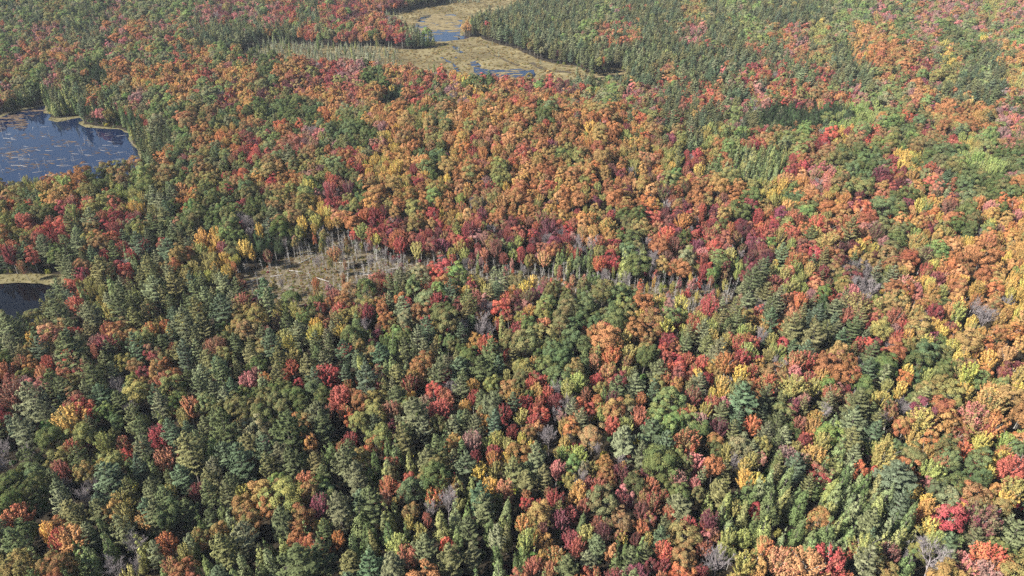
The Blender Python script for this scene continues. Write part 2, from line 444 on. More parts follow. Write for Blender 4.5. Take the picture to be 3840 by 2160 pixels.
def make_crown(kind, r, lo):
    K = KINDS[kind]; q = Q(); R, z0, z1 = K['R'], K['z0'], K['z1']
    lf = 1.75 if lo else 1.0
    ct = 0.36 if lo else 1.0
    if kind == 'oak':
        crown_dome(r, q, R, z0, z1, int(5200 * ct), 62, 0.28 * lf, 0.29)
    elif kind == 'maple':
        if r.random() < 0.3:
            crown_dome(r, q, R, z0, z1, int(4000 * ct), 46, 0.27 * lf, 0.33)
        else:
            crown_fan(r, q, R, z0, z1, int(4200 * ct), 80, 0.27 * lf)
    elif kind == 'birch':
        crown_fan(r, q, R, z0, z1, int(3300 * ct), 56, 0.26 * lf, upright=1.5)
    elif kind == 'pine':
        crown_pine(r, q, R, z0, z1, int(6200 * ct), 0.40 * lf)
    elif kind == 'cedar':
        crown_cone(r, q, R, z0, z1, int(3000 * ct), 0.26 * lf)
    elif kind == 'hemlock':
        crown_cone(r, q, R, z0, z1, int(3800 * ct), 0.30 * lf, p=0.9, spire=1.2)
    elif kind == 'stunted':
        crown_cone(r, q, R, z0, z1, int(420 * ct), 0.30 * lf, p=1.0)
    elif kind == 'bare':
        twigs(r, q, R, z0, z1, 0, 13 if not lo else 9, 9 if not lo else 6, 9 if not lo else 4, 0.045 if not lo else 0.08)
    elif kind == 'dead':
        for i in range(20 if not lo else 14):
            a = r.uniform(0, 6.28); z = r.uniform(z0, z1 - 0.6); ln = r.uniform(0.5, 1.5) * (1.1 - 0.6 * (z - z0) / (z1 - z0))
            d = np.array([math.cos(a), math.sin(a), r.uniform(-0.3, 0.5)])
            e = np.array([0, 0, z]) + d * ln
            q.tube([[0, 0, z], e, e + [d[0] * 0.3, d[1] * 0.3, -0.25]], [0.05, 0.035, 0.015], 0, 3)
    return q

def make_trunk(kind, r, q=None, mi=0):
    q = q or Q(); K = KINDS[kind]; R, z0, z1 = K['R'], K['z0'], K['z1']
    if kind == 'oak':
        trunk(r, q, z1, 0.26, mi, 0.72); limbs(r, q, z0 * 0.9, z1, R, 7, 0.11, mi, 0.7)
    elif kind == 'maple':
        trunk(r, q, z1, 0.19, mi, 0.7); limbs(r, q, z0 * 0.9, z1, R, 8, 0.085, mi, 1.3)
    elif kind == 'birch':
        trunk(r, q, z1, 0.17, mi, 0.85, 0.05); limbs(r, q, z0 * 0.9, z1, R, 6, 0.07, mi, 1.4)
    elif kind == 'pine':
        trunk(r, q, z1, 0.30, mi, 0.95, 0.0); limbs(r, q, z0, z1, R, 12, 0.07, mi, 0.15)
    elif kind in ('cedar', 'hemlock'):
        trunk(r, q, z1, 0.19, mi, 0.9, 0.0)
    elif kind == 'stunted':
        trunk(r, q, z1, 0.08, mi, 0.9, 0.0)
    elif kind == 'bare':
        trunk(r, q, z1, 0.17, mi, 0.8)
    else:
        H = z1 * r.uniform(0.97, 1.08)
        trunk(r, q, H, 0.16, mi, 1.0, 0.05)
    return q

CROWN_MAT = {'oak': M_LEAF, 'maple': M_LEAF, 'birch': M_LEAF, 'pine': M_NEEDLE, 'cedar': M_NEEDLE, 'hemlock': M_NEEDLE, 'stunted': M_NEEDLE, 'bare': M_TWIG, 'dead': M_DEADW}
TRUNK_MAT = {'oak': M_BARK, 'maple': M_PALE, 'birch': M_PALE, 'pine': M_BARK, 'cedar': M_BARK, 'hemlock': M_BARK, 'stunted': M_BARK, 'bare': M_TWIG, 'dead': M_DEADW}

protos = {}          # kind -> list of (crown mesh, trunk mesh)
FAR = {}             # kind -> unlinked collection of one-mesh trees for the far forest
for ki, kind in enumerate(KINDS):
    protos[kind] = []
    for i in range(NV[kind]):
        r = np.random.default_rng(100 * ki + i)
        c = make_crown(kind, r, False).mesh(kind + '_crown', [CROWN_MAT[kind]])
        t = make_trunk(kind, r).mesh(kind + '_trunk', [TRUNK_MAT[kind]])
        protos[kind].append((c, t))
    for tag_, lo in (('near', False), ('far', True)):
        cc = bpy.data.collections.new('%s_%s_forms' % (kind, tag_))
        for i in range(4):
            r = np.random.default_rng(100 * ki + 50 + i + (20 if lo else 0))
            q = make_crown(kind, r, lo)
            make_trunk(kind, r, q, 1)
            o = bpy.data.objects.new('%s_form_%02d' % (kind, i), q.mesh(kind + '_form', [CROWN_MAT[kind], TRUNK_MAT[kind]]))
            cc.objects.link(o)
        FAR[kind, tag_] = cc

# ------------------------------------------------------------------ ground, marshes, ponds
def tag(o, label=None, cat=None, group=None, kind=None):
    for k, val in (('label', label), ('category', cat), ('group', group), ('kind', kind)):
        if val:
            o[k] = val
    return o

def link(name, me, loc=(0, 0, 0), parent=None):
    o = bpy.data.objects.new(name, me)
    o.location = loc
    COL.objects.link(o)
    if parent is not None:
        o.parent = parent
    return o

xs = np.concatenate([np.linspace(-6000, -1000, 9)[:-1], np.arange(-1000, 1001, 10.0), np.linspace(1000, 6000, 9)[1:]])
ys = np.concatenate([np.linspace(-1500, -60, 6)[:-1], np.arange(-60, 1301, 10.0), np.linspace(1300, 9000, 16)[1:]])
X, Y = np.meshgrid(xs, ys)
Z = terr(X, Y)
me = bpy.data.meshes.new('ground')
nx, ny = len(xs), len(ys)
idx = np.arange(nx * ny).reshape(ny, nx)
F = np.stack([idx[:-1, :-1], idx[:-1, 1:], idx[1:, 1:], idx[1:, :-1]], -1).reshape(-1, 4)
me.from_pydata(np.column_stack([X.ravel(), Y.ravel(), Z.ravel()]).tolist(), [], F.tolist())
me.materials.append(M_FLOOR)
tag(link('ground', me), 'dark leaf-strewn forest floor under the trees', kind='structure')

def organic(poly, amp, step=6.0, seed=0):
    r = np.random.default_rng(seed)
    out = []
    n = len(poly)
    for i in range(n):
        a, b = np.array(poly[i]), np.array(poly[(i + 1) % n])
        m = max(1, int(np.linalg.norm(b - a) / step))
        d = b - a
        nrm = np.array([-d[1], d[0]]) / (np.linalg.norm(d) + 1e-6)
        for j in range(m):
            t = j / m
            out.append(a + d * t + nrm * r.normal(0, amp) * (0.6 if j else 0.3))
    return out

def sheet(name, polys, z, mat, label, kind='structure'):
    V, Fs = [], []
    for p in polys:
        Fs.append(list(range(len(V), len(V) + len(p))))
        V += [(q[0], q[1], z) for q in p]
    me = bpy.data.meshes.new(name)
    me.from_pydata(V, [], Fs)
    me.materials.append(mat)
    o = link(name, me)
    return tag(o, label, kind=kind)

sheet('marsh', [organic(G['marsh'], 2.6, 7, 1)], 0.02, M_MARSH, 'tan sedge marsh reaching between the far forests')
sheet('swamp_clearing', [organic(G['dead'], 0.8, 4, 2)], 0.022, M_BOG, 'pale brown swamp clearing full of dead standing trunks')
sheet('swamp_belt', [organic(G['snag'], 0.8, 4, 3)], 0.018, M_BOG, 'brown wet belt of snags running along the foot of the hill')
sheet('pond_bank', [organic(G['bank'], 1.3, 4, 4)], 0.024, M_BANK, 'pale sedge bank around the blue pond')
sheet('black_pond_bank', [organic(G['bbank'], 0.5, 3, 5)], 0.026, M_BANK, 'pale grassy bank behind the black pond')
sheet('bare_strip', [organic([(x, y) for x, y in G['gap']], 0.3, 3, 6)], float(terr(*np.mean(G['gap'], 0))) + 0.05, M_BOG, 'pale bare strip in a gap in the orange forest')
sheet('pond_water', [organic(G['pond'], 0.7, 4, 7)], 0.07, M_WATER, 'blue pond water dotted with drowned wood')
sheet('black_pond_water', [organic(G['black'], 0.5, 3, 8)], 0.07, M_BLACKW, 'black shaded pond water below the pines')
sheet('far_pond_water', [organic(G['top'], 1.2, 5, 9), organic(G['inlet'], 0.4, 5, 10)], 0.07, M_WATER, 'bright blue marsh pond between the far forests')
sheet('marsh_pool_water', [organic(G['low'], 1.5, 5, 11)], 0.07, M_WATER, 'blue pool at the near edge of the marsh')
sheet('backwater', [organic(G['sedge'], 0.8, 5, 12)], 0.07, M_BLACKW, 'dark backwater at the foot of the pine shore')

def ribbon(px, w, r):
    P = np.array([ground(u, v) for u, v in px])
    pts = []
    for i in range(len(P) - 1):
        m = max(2, int(np.linalg.norm(P[i + 1] - P[i]) / 5))
        for j in range(m):
            pts.append(P[i] + (P[i + 1] - P[i]) * j / m + r.normal(0, 1.0, 2))
    pts = np.array(pts)
    d = unit(np.gradient(pts, axis=0)); nrm = np.column_stack([-d[:, 1], d[:, 0]])
    wd = (w * r.uniform(0.4, 1.5, len(pts)))[:, None]
    return [tuple(p) for p in pts + nrm * wd / 2] + [tuple(p) for p in (pts - nrm * wd / 2)[::-1]]

rr = np.random.default_rng(3)
sheet('creek_water', [ribbon([(1646, 212), (1690, 232), (1712, 255), (1724, 275)], 2.6, rr), ribbon([(1703, 172), (1712, 182), (1706, 190)], 4.5, rr),
                      ribbon([(1722, 190), (1734, 204)], 4.0, rr), ribbon([(1766, 236), (1785, 226), (1800, 221)], 1.6, rr), ribbon([(1716, 214), (1712, 222)], 1.5, rr)],
      0.075, M_WATER, 'narrow blue creeks winding through the marsh')
M_PEAT = ground_material('wet_peat', [(0.35, (0.02, 0.018, 0.014)), (0.65, (0.07, 0.055, 0.035))], 5, 0.8, 0.4)
sheet('marsh_ditches', [ribbon([(1828, 196), (1870, 214), (1915, 234), (1960, 252), (1990, 260)], 2.4, rr), ribbon([(1990, 236), (2030, 256), (2070, 270), (2180, 276)], 4.0, rr),
                        ribbon([(1812, 16), (1838, 24), (1850, 33)], 3.5, rr), ribbon([(1584, 60), (1620, 56), (1626, 62)], 5.0, rr), ribbon([(1562, 76), (1582, 72), (1590, 82)], 7.0, rr),
                        ribbon([(2110, 248), (2150, 250), (2180, 244)], 3.0, rr), ribbon([(1690, 156), (1702, 168)], 2.0, rr), ribbon([(1740, 240), (1752, 244), (1760, 243)], 2.0, rr),
                        ribbon([(1850, 244), (1880, 246), (1930, 242)], 1.5, rr)],
      0.073, M_PEAT, 'dark muddy channels in the marsh')

def blobs(px, n, w, r, elong=2.2, acc=None):
    """irregular flat mats scattered inside a pixel polygon"""
    out = []
    gp = gpoly(px); a = np.array(gp); lo, hi = a.min(0), a.max(0)
    while len(out) < n:
        c = r.uniform(lo, hi)
        if not inside(gp, c[0], c[1]) or (acc is not None and r.random() > acc(c)):
            continue
        s = w * r.lognormal(0, 0.55)
        m = int(r.integers(8, 13))
        t = np.arange(m) * 2 * math.pi / m
        rad = s * r.uniform(0.45, 1.1, m)
        ang = r.normal(0, 0.25)
        x, y = np.cos(t) * rad * elong, np.sin(t) * rad
        out.append([(c[0] + p * math.cos(ang) - q_ * math.sin(ang), c[1] + p * math.sin(ang) + q_ * math.cos(ang)) for p, q_ in zip(x, y)])
    return out

def patchy(cx, cy, s, seed):
    ph = np.random.default_rng(seed).uniform(0, 6.28, 4)
    return lambda c: float(np.clip(0.25 + 0.9 * math.sin(c[0] / s + ph[0]) * math.sin(c[1] / (s * 0.6) + ph[1]) + 0.4 * math.sin(c[0] / (s * 2.3) + ph[2]), 0.04, 1))

def mats(name, lst, mat, label, z=0.085):
    V, Fs = [], []
    for i, p in enumerate(lst):
        zz = z + 0.004 * (i % 23)
        Fs.append(list(range(len(V), len(V) + len(p))))
        V += [(a, b, zz) for a, b in p]
    me = bpy.data.meshes.new(name)
    me.from_pydata(V, [], Fs)
    me.materials.append(mat)
    tag(link(name, me), label, kind='stuff')

WEEDY = [(0, 560), (60, 500), (160, 500), (330, 540), (420, 560), (470, 590), (420, 640), (300, 660), (100, 680), (-60, 690), (-60, 600)]
SHADY = [(-60, 450), (60, 425), (160, 405), (165, 425), (120, 440), (100, 480), (0, 490), (-60, 490)]
mats('pond_weed', blobs(WEEDY, 380, 0.24, rr, 3.6, patchy(0, 0, 9, 5)) + blobs(SHADY, 90, 0.6, rr, 3.4) + blobs(LEFT_POND, 110, 0.22, rr, 3.6), M_MAT, 'brown weed mats floating on the blue pond')
mats('marsh_islets', blobs([(1580, 80), (1640, 54), (1718, 62), (1716, 98), (1640, 104), (1585, 96)], 230, 1.9, rr, 2.3) + blobs(TOP_POND, 60, 1.4, rr, 2.5)
     + blobs(LOW_POND, 70, 1.5, rr, 2.2), M_MATT, 'tan sedge islets breaking up the far ponds')
mats('backwater_weed', blobs(SEDGE_POND, 30, 0.8, rr, 3) + blobs(BLACK_POND, 10, 0.25, rr, 2), M_MATT, 'pale weed floating on dark water')

# ------------------------------------------------------------------ what grows where: one letter per 80 x 77 px cell of the photograph
MAP = '''
gglgGKgggKMK KRPRMSMPP... PPPPgPPPlPgP PPPggKgKKKyK
gKKPPKTKSPPP PPSgSTRPC.PP PPPgSSPPKPPg SKygOOGKGgKg
KSOSgKggSOgS AAAAAAA..... .PPPPPPPPRPS PSlPOTTRYGPO
lgKgFTOOOROO GTMRKGOSROGR ...P.PPSPPKR RPRPPSRMlPPy
KCCPSgKgOgMO MMOOSTFRGKYT RRMSgKMPRSPK SRSRKggOPPPK
..SPKKSgGlGT GSGOgOTyGOTO TGOTKRSPPPKP FFFLLgRMTTTK
....CCPPgTOR gSKgGKYTlORS SRTOTOMlPygR lgRYRlGlSygK
......POGlgR SGlKRYOOGOSS STlTTyOyRACC CRlGGRYGGLLG
lyTTGlglGlRS RTKSGOYMYTSl OTOTTMKYRTOY YOKlGMMSPGGK
SgORlYyPOGRG GlYRGSTTYSRO TROMlTOMTSTl OGTOMSGyMgMB
lGRPRRKPGGGB PKYYTRMlROMM SRSORGSMRRGR RSyTSGYTSGKK
RSRPlRRPPYGY MFFSYRSRMRKM RMRBOGSMGRMM yMRTOMGyOYSO
PPPPPRCPTyYF FDDSDDDYRyCK ySCCRCBTyRyM PSPMBlRROTOY
.S.SyCPPPPPD TDDDDRPgRYyP YRDDDYKOGgRP MySlBPSKyRMY
..PSPPPPPPPR PyGSlTRRORKR MGGGGTyDDRPK PSPRRyTRMyBY
PYRPKTPSYPPl KPYSyMYOyGBR RlGGGTKYRyPO PPPPPRRMYOTO
GPRPRRPRPPSP PyPPSGgPPGOR GGSlSylRPyYR yPPPPRTYGYSO
SlSRPPlTPPOK PRPPPYCTPPPP OGGCSyPSRPRR SRTTRGlGGYOM
RSPPPBlRgPPG OGPRSMPORPOl GRlRRPMTPYOS lyyRGPSGRYOl
RPPRPPyPRPlG GGGSllSgRROP ROBSTyRgRMPP PKOPPyRMTYOO
PPPYYGPRlPPG GTPPlSMPRPPR RTOPlGRgGMPS PSSPPBylyRyO
BPPRlROSOPPP PPORSSCPPOKy YPylBPPSSDyB PKOPPyGOGSYO
PgRPYPCSPPPP PPGPPCSGGORl PPKKTRGGKTRy PPRCSPlSGRYS
GGPMBPPyPMPY PlSGPCSGTCYl SROKRGTSGPCC CPRCCPPYlyYO
GTPPPyPPPPCT PPMPCPCTBCPC ORRRGRMRPCCR CCTCCCPSgRMD
SGOPCPOGPTCP PTYPCCCyRCPC ORRPMRyPlMCy CCCCPCPYRPRP
PCRCCBPOyCPP CCSOlCPRCPPC CSOSPCPRlRyS RSRCyMBgPKKG
YCTCCByCSCPC CBPPCCRTPPCC CSPSRPMSRByS SSORPlCBKKRl
'''
GRID = [''.join(l.split()) for l in MAP.strip().splitlines()]
assert len(GRID) == 28 and all(len(g) == 48 for g in GRID), [(i, len(g)) for i, g in enumerate(GRID)]

def cell(u, v, down=False):
    c = min(47, max(0, int(u // 80)))
    k = min(27, max(0, int(v // 77.15)))
    ch = GRID[k][c]
    while down and ch in '.AD' and k < 27:
        k += 1
        ch = GRID[k][c]
    return ch

# letter -> kind, [(colour words, display colour, second colour)]
PAL = {
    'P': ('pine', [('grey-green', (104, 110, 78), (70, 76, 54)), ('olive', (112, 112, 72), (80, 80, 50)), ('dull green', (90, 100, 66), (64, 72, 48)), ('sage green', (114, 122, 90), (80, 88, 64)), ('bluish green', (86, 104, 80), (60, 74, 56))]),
    'C': ('cedar', [('fresh green', (114, 132, 82), (90, 106, 64)), ('soft green', (122, 136, 94), (96, 110, 76)), ('deep green', (94, 112, 68), (74, 90, 56)), ('yellowish green', (134, 140, 82), (106, 114, 66))]),
    'F': ('hemlock', [('dark green', (58, 74, 50), (44, 58, 40)), ('blackish green', (52, 66, 46), (40, 52, 38)), ('deep green', (64, 84, 54), (48, 66, 44))]),
    'A': ('stunted', [('grey-green', (128, 132, 106), (104, 106, 86)), ('pale green', (140, 142, 112), (112, 114, 92))]),
    'G': ('oak', [('dark green', (78, 94, 56), (96, 100, 56)), ('deep green', (72, 90, 50), (90, 92, 52)), ('dull green', (94, 102, 64), (110, 96, 60)), ('bluish green', (82, 102, 70), (92, 102, 62))]),
    'g': ('oak', [('mid green', (98, 116, 72), (122, 118, 66)), ('leaf green', (90, 118, 66), (118, 126, 66)), ('greyish green', (104, 114, 84), (122, 112, 78))]),
    'l': ('oak', [('olive green', (116, 112, 62), (134, 104, 58)), ('brownish olive', (120, 106, 66), (138, 92, 56)), ('mossy', (106, 110, 62), (134, 122, 60))]),
    'L': ('birch', [('lime green', (128, 144, 74), (110, 128, 62)), ('light green', (120, 136, 74), (132, 136, 70))]),
    'y': ('birch', [('yellow-green', (140, 142, 62), (112, 124, 58)), ('olive yellow', (148, 138, 66), (122, 116, 58)), ('mustard green', (132, 128, 58), (158, 132, 58))]),
    'Y': ('birch', [('golden yellow', (196, 148, 44), (158, 130, 46)), ('bright yellow', (202, 162, 46), (148, 136, 50)), ('lemon yellow', (180, 160, 48), (136, 140, 52))]),
    'O': ('maple', [('golden orange', (174, 124, 56), (140, 116, 52)), ('amber', (166, 118, 48), (128, 110, 48)), ('pale orange', (178, 128, 72), (152, 104, 58)), ('orange', (170, 98, 46), (148, 112, 48))]),
    'T': ('oak', [('rusty', (148, 94, 50), (120, 102, 50)), ('copper', (156, 100, 52), (130, 88, 48)), ('tawny', (150, 114, 58), (124, 108, 52)), ('russet', (138, 84, 48), (114, 98, 48))]),
    'R': ('maple', [('crimson', (158, 52, 56), (142, 76, 62)), ('deep red', (136, 50, 52), (112, 62, 54)), ('scarlet', (172, 64, 54), (160, 96, 60)), ('brick red', (146, 72, 56), (126, 90, 60)), ('wine red', (132, 50, 58), (116, 70, 62))]),
    'S': ('maple', [('coral red', (164, 80, 60), (142, 70, 58)), ('salmon', (168, 98, 68), (146, 112, 64)), ('orange-red', (164, 76, 46), (154, 106, 50)), ('dusty red', (142, 82, 66), (122, 92, 64))]),
    'M': ('maple', [('maroon', (112, 48, 54), (98, 66, 58)), ('plum', (118, 54, 70), (98, 62, 66)), ('dark purple-red', (98, 46, 56), (86, 60, 56)), ('brownish maroon', (124, 70, 62), (96, 76, 60))]),
    'K': ('maple', [('dusty pink', (158, 98, 88), (134, 102, 88)), ('rose pink', (172, 90, 92), (156, 108, 94)), ('mauve pink', (144, 94, 94), (126, 102, 92))]),
    'B': ('bare', [('bare grey', (150, 140, 140), (0, 0, 0))]),
    'D': ('dead', [('weathered white', (170, 165, 158), (0, 0, 0))]),
}
TINTGAIN = 1.0

# single trees that stand out in the photograph: letter, centre and crown width in pixels (from 960 x 540 tiles enlarged 2.683 times)
STAND = {
 (0,2): 'S500,470,200 P130,370,240 P340,570,190 R1060,520,220 S1520,190,90 S1490,400,170 R2430,160,210 Y1830,310,140 S2200,590,150 S60,830,160 O300,750,120 K240,930,280 R1450,830,130 R1630,920,230 O1740,860,110 R740,1160,200 S1890,1190,180 Y700,1310,260 R1600,1430,200 M120,1050,240 l1350,990,250',
 (1,2): 'T870,90,190 S650,310,100 S810,310,90 S950,450,100 R1090,230,180 R1310,90,140 R1530,110,160 O1430,120,120 O1660,220,140 R1860,130,210 G1860,220,260 M2040,170,140 K2330,130,170 R2450,180,180 Y2450,310,110 B2260,330,150 P2390,640,260 O2150,580,110 R720,830,240 R790,930,100 S810,1060,280 O80,900,140 R300,850,120 F890,790,170 P1250,650,230 M1250,890,160 R1560,950,190 O1650,920,120 R1030,920,70 C1110,820,150 C1370,760,130 P2050,780,280 R1900,1080,170 O2200,970,170 P2350,1130,300 S1830,1250,230 l1130,1270,400 P1600,1250,320 R2490,1250,180 P600,1240,280 R2180,1090,140 O2110,1180,150',
 (2,2): 'M160,90,170 O170,220,160 R150,330,140 G540,200,320 G850,150,350 l300,240,180 G170,490,280 G450,620,320 C740,690,110 G1050,300,260 S1000,650,240 S850,620,150 y1170,600,170 Y1220,680,70 G1330,680,200 Y1530,380,180 R1540,530,180 S1630,610,130 P1460,780,220 P1910,410,180 y1740,310,100 R1810,330,110 P2080,610,240 Y2120,960,190 Y2120,1050,110 R1830,1080,200 Y2310,860,180 P2340,1140,330 P2260,220,170 P2110,280,140 y2340,420,150 M1010,1140,170 S1290,1110,140 S1290,1290,200 y890,1220,150 y650,910,210 R240,930,130 O250,1040,160 R130,1160,200 P1250,950,250 g1490,1220,240 g1170,1250,170 R2000,180,190 S470,390,90 Y550,380,80 S750,1060,140 B450,1020,160 O2160,740,200 R2270,560,180',
 (3,2): 'P120,100,150 F570,110,150 S490,110,90 M920,130,240 P300,370,280 P480,240,170 P640,340,130 P940,290,160 P870,400,180 y60,520,110 R140,530,110 y1100,190,140 R1090,310,120 R1290,260,200 y1950,190,180 B2150,180,250 O1860,230,110 M1820,400,110 Y1450,490,120 R430,720,200 S280,740,200 S640,720,130 R890,580,120 G1790,630,320 G1560,590,170 G1220,740,220 F1500,870,160 R650,1020,200 y290,950,230 y480,960,150 P940,1150,280 P870,1340,260 y1190,980,110 M1440,1220,330 P1580,1110,260 F1240,1210,130 Y2100,960,330 O2220,1150,230 M1950,800,220 l1790,970,320 y1550,1320,270 S820,1110,130 P70,1340,180 K2080,1300,240 M2510,800,140 g2340,940,100 B1160,1350,120',
 (0,3): 'R710,120,190 y1060,110,170 S1220,120,140 O1360,150,130 S1680,220,220 R1620,30,180 P300,250,200 S610,380,170 P1080,430,290 P1390,380,150 P1860,400,240 P2080,460,260 B930,540,130 P820,720,420 P1570,600,380 Y2440,590,200 M1960,600,140 S150,850,240 O1110,800,170 O1430,840,190 Y440,1030,160 O700,1010,250 R590,1110,180 T540,920,150 C930,1050,100 C1070,960,110 C1110,1120,120 B1320,1160,200 O1720,1080,210 y1950,1010,140 P2300,1150,280 C380,1330,130 T560,1330,240 C850,1280,160 S1750,1360,160 G1650,830,200 G230,960,230',
 (1,3): 'R950,80,160 S1190,80,170 C1310,150,110 P880,300,300 P600,310,200 P370,290,230 S470,480,200 G680,640,140 C1250,430,130 S1380,320,120 G1380,420,140 G1790,420,280 P1820,160,230 O2020,90,120 R2190,270,130 R2390,180,170 O2400,270,150 S1460,560,120 S1830,600,200 C2060,560,160 Y2360,530,220 M620,770,220 Y630,900,140 P850,780,300 C1010,900,170 T1540,770,170 R1730,880,110 C1870,870,200 C1350,860,150 P2330,730,240 O840,1060,130 R1520,1240,230 C1340,980,150 P2170,930,220 R480,1160,150 C350,1050,100 C290,1150,110 C150,1300,160 P660,1270,260 P930,1300,300 P1290,1350,170 P1960,1280,280 P2190,1250,220 B370,1350,130 C2430,1200,150',
 (2,3): 'Y90,60,100 P280,240,240 P160,430,250 L480,220,130 y670,180,210 P1530,120,230 G1500,240,320 S1740,90,280 K1830,260,220 Y1110,330,80 M1350,400,100 B860,190,150 R370,580,140 R430,650,200 S130,620,120 O670,610,190 B680,480,150 R890,500,190 G900,690,270 K1120,620,170 R1510,640,120 P1730,720,240 P2180,380,150 Y2350,440,180 C2350,570,130 C2490,540,150 y2260,740,130 R2450,770,120 C1960,690,90 C2090,790,90 C2350,770,110 O110,900,200 M300,930,160 M500,870,190 R600,790,160 P430,770,160 R1430,740,170 R1590,800,130 O320,1080,130 y150,1080,210 S650,1140,180 y770,1020,180 Y1140,1020,140 P1510,1020,190 l1750,1000,260 R1940,950,130 M2010,900,230 S1090,1040,110 M1250,1080,110 R1940,1140,150 K2040,1050,150 C2210,930,160 y2370,1030,180 O2500,1130,170 C1060,1190,90 P1200,1270,190 P820,1270,190 P560,1330,280 R1520,1200,190 l1740,1230,220 B2090,1280,280 y2340,1270,240 O980,1200,110 R750,1410,130 y2110,1160,150 C120,1150,130 M1400,1350,130 R1900,1400,150 O2490,1320,170',
 (3,3): 'O510,190,220 R540,410,190 C720,160,130 C90,230,120 P860,70,230 y1160,210,260 G1480,190,220 O1640,110,170 G1780,170,170 G2060,240,320 R2070,340,110 S1730,290,180 P1270,390,330 P290,330,240 C690,300,110 C810,360,120 R1030,390,70 P420,540,150 C650,560,130 C750,480,130 C940,530,140 C830,700,100 C770,650,110 C1190,640,140 C1130,760,150 y640,760,130 C620,960,210 C300,700,160 P980,880,200 C1170,980,110 C1370,900,140 Y1490,550,150 O1600,740,180 Y1660,920,170 g1820,650,190 l2150,600,250 R1830,870,240 M2220,880,320 Y2410,650,190 P1820,1050,200 C2030,940,100 L1650,1070,150 y980,1130,280 M1220,1200,210 D1440,1110,90 S150,1280,270 R650,1250,320 O480,1330,380 P980,1310,260 C1420,1290,180 C770,1090,100 C690,1100,90 B1700,1250,320 K1980,1350,190 R2260,1260,290 K2290,1380,250 P2500,1030,220 y1880,1400,180 Y2380,230,200 S2470,380,250 y2500,560,180 S840,1180,130 R40,1180,150',
 (0,1): 'G290,610,260 R540,640,220 R870,580,160 R1150,590,120 R1000,680,200 y710,690,130 Y1250,640,90 L1380,590,100 L620,380,150 O450,430,120 G2000,660,320 G2200,650,220 R2310,490,110 O1800,430,140 S200,770,150 R480,830,280 Y2020,940,180 Y2220,1110,120 Y2170,900,120 y2000,1060,130 T1880,1090,130 P440,1000,200 P270,970,210 P640,1080,170 P1010,1000,220 P1680,1050,220 R820,1330,110 S230,1220,90',
 (1,1): 'Y600,760,140 y1040,860,130 y1590,1050,150 R1280,910,120 R1180,700,130 S840,720,130 Y520,420,150 R740,470,160 M940,450,150 R1040,260,120 Y1700,290,120 Y1410,210,150 O1670,170,170 R2130,850,170 y2000,900,110 R1870,1240,180 P2400,1310,160 R1200,1320,150 M120,1100,110 S780,1090,130 P1450,1340,170 Y1190,950,100 y2100,1090,110',
 (2,1): 'R90,60,150 R560,860,130 M370,800,220 M1550,440,190 S1420,700,170 R1560,890,200 R1030,1000,130 M910,1170,90 R2000,880,160 G2370,640,160 O1720,770,170 O960,800,190 R2150,640,150 M2040,680,110 M1860,1010,150 R2050,1000,150 y1760,1110,120 S1420,80,200 S2430,520,100',
 (3,1): 'L2180,150,380 G2250,350,440 G1000,100,400 G1750,90,300 R1260,150,150 P1770,370,130 R1880,390,130 M1850,590,180 Y1340,180,120 G340,510,130 R650,820,160 y620,960,200 P580,1130,140 M720,1020,150 M1580,1110,150 M1720,1330,140 y180,1290,140 M60,1350,150 M860,1010,140',
 (3,0): 'Y820,1340,190 O1140,1180,120 R1430,1060,110 R650,1350,130',
 (2,0): 'y1180,780,100 R340,1250,100 Y800,1240,160 P680,1180,90',
}

class Tree:
    __slots__ = ('x', 'y', 'z', 'r', 'ch', 'kind', 'var', 'u', 'v', 'd', 'manual', 'hs', 'word')

trees = []
BIN = 6.0
bins = {}

def near_ok(x, y, r, k):
    bx, by = int(x // BIN), int(y // BIN)
    for i in range(bx - 2, bx + 3):
        for j in range(by - 2, by + 3):
            for (X_, Y_, R_) in bins.get((i, j), ()):
                if (X_ - x) ** 2 + (Y_ - y) ** 2 < ((r + R_) * k) ** 2:
                    return False
    return True

def add_tree(x, y, r, ch, manual=False, rg=random):
    t = Tree()
    t.x, t.y, t.ch, t.manual = x, y, ch, manual
    t.kind, vs_ = PAL[ch]
    t.var = rg.randrange(len(vs_))
    t.word = vs_[t.var][0]
    t.z = float(terr(x, y))
    t.r = r
    K = KINDS[t.kind]
    t.hs = min(1.25, max(0.72 if t.kind != 'stunted' else 0.35, (r / K['R']) ** (0.5 if t.kind != 'stunted' else 1.2) * rg.uniform(0.86, 1.12)))
    if t.kind == 'dead':
        t.hs = rg.uniform(0.45, 0.95)
    t.u, t.v, t.d = project(x, y, t.z + K['zc'] * t.hs)
    trees.append(t)
    bins.setdefault((int(x // BIN), int(y // BIN)), []).append((x, y, r * (0.8 if manual else 1)))
    return t

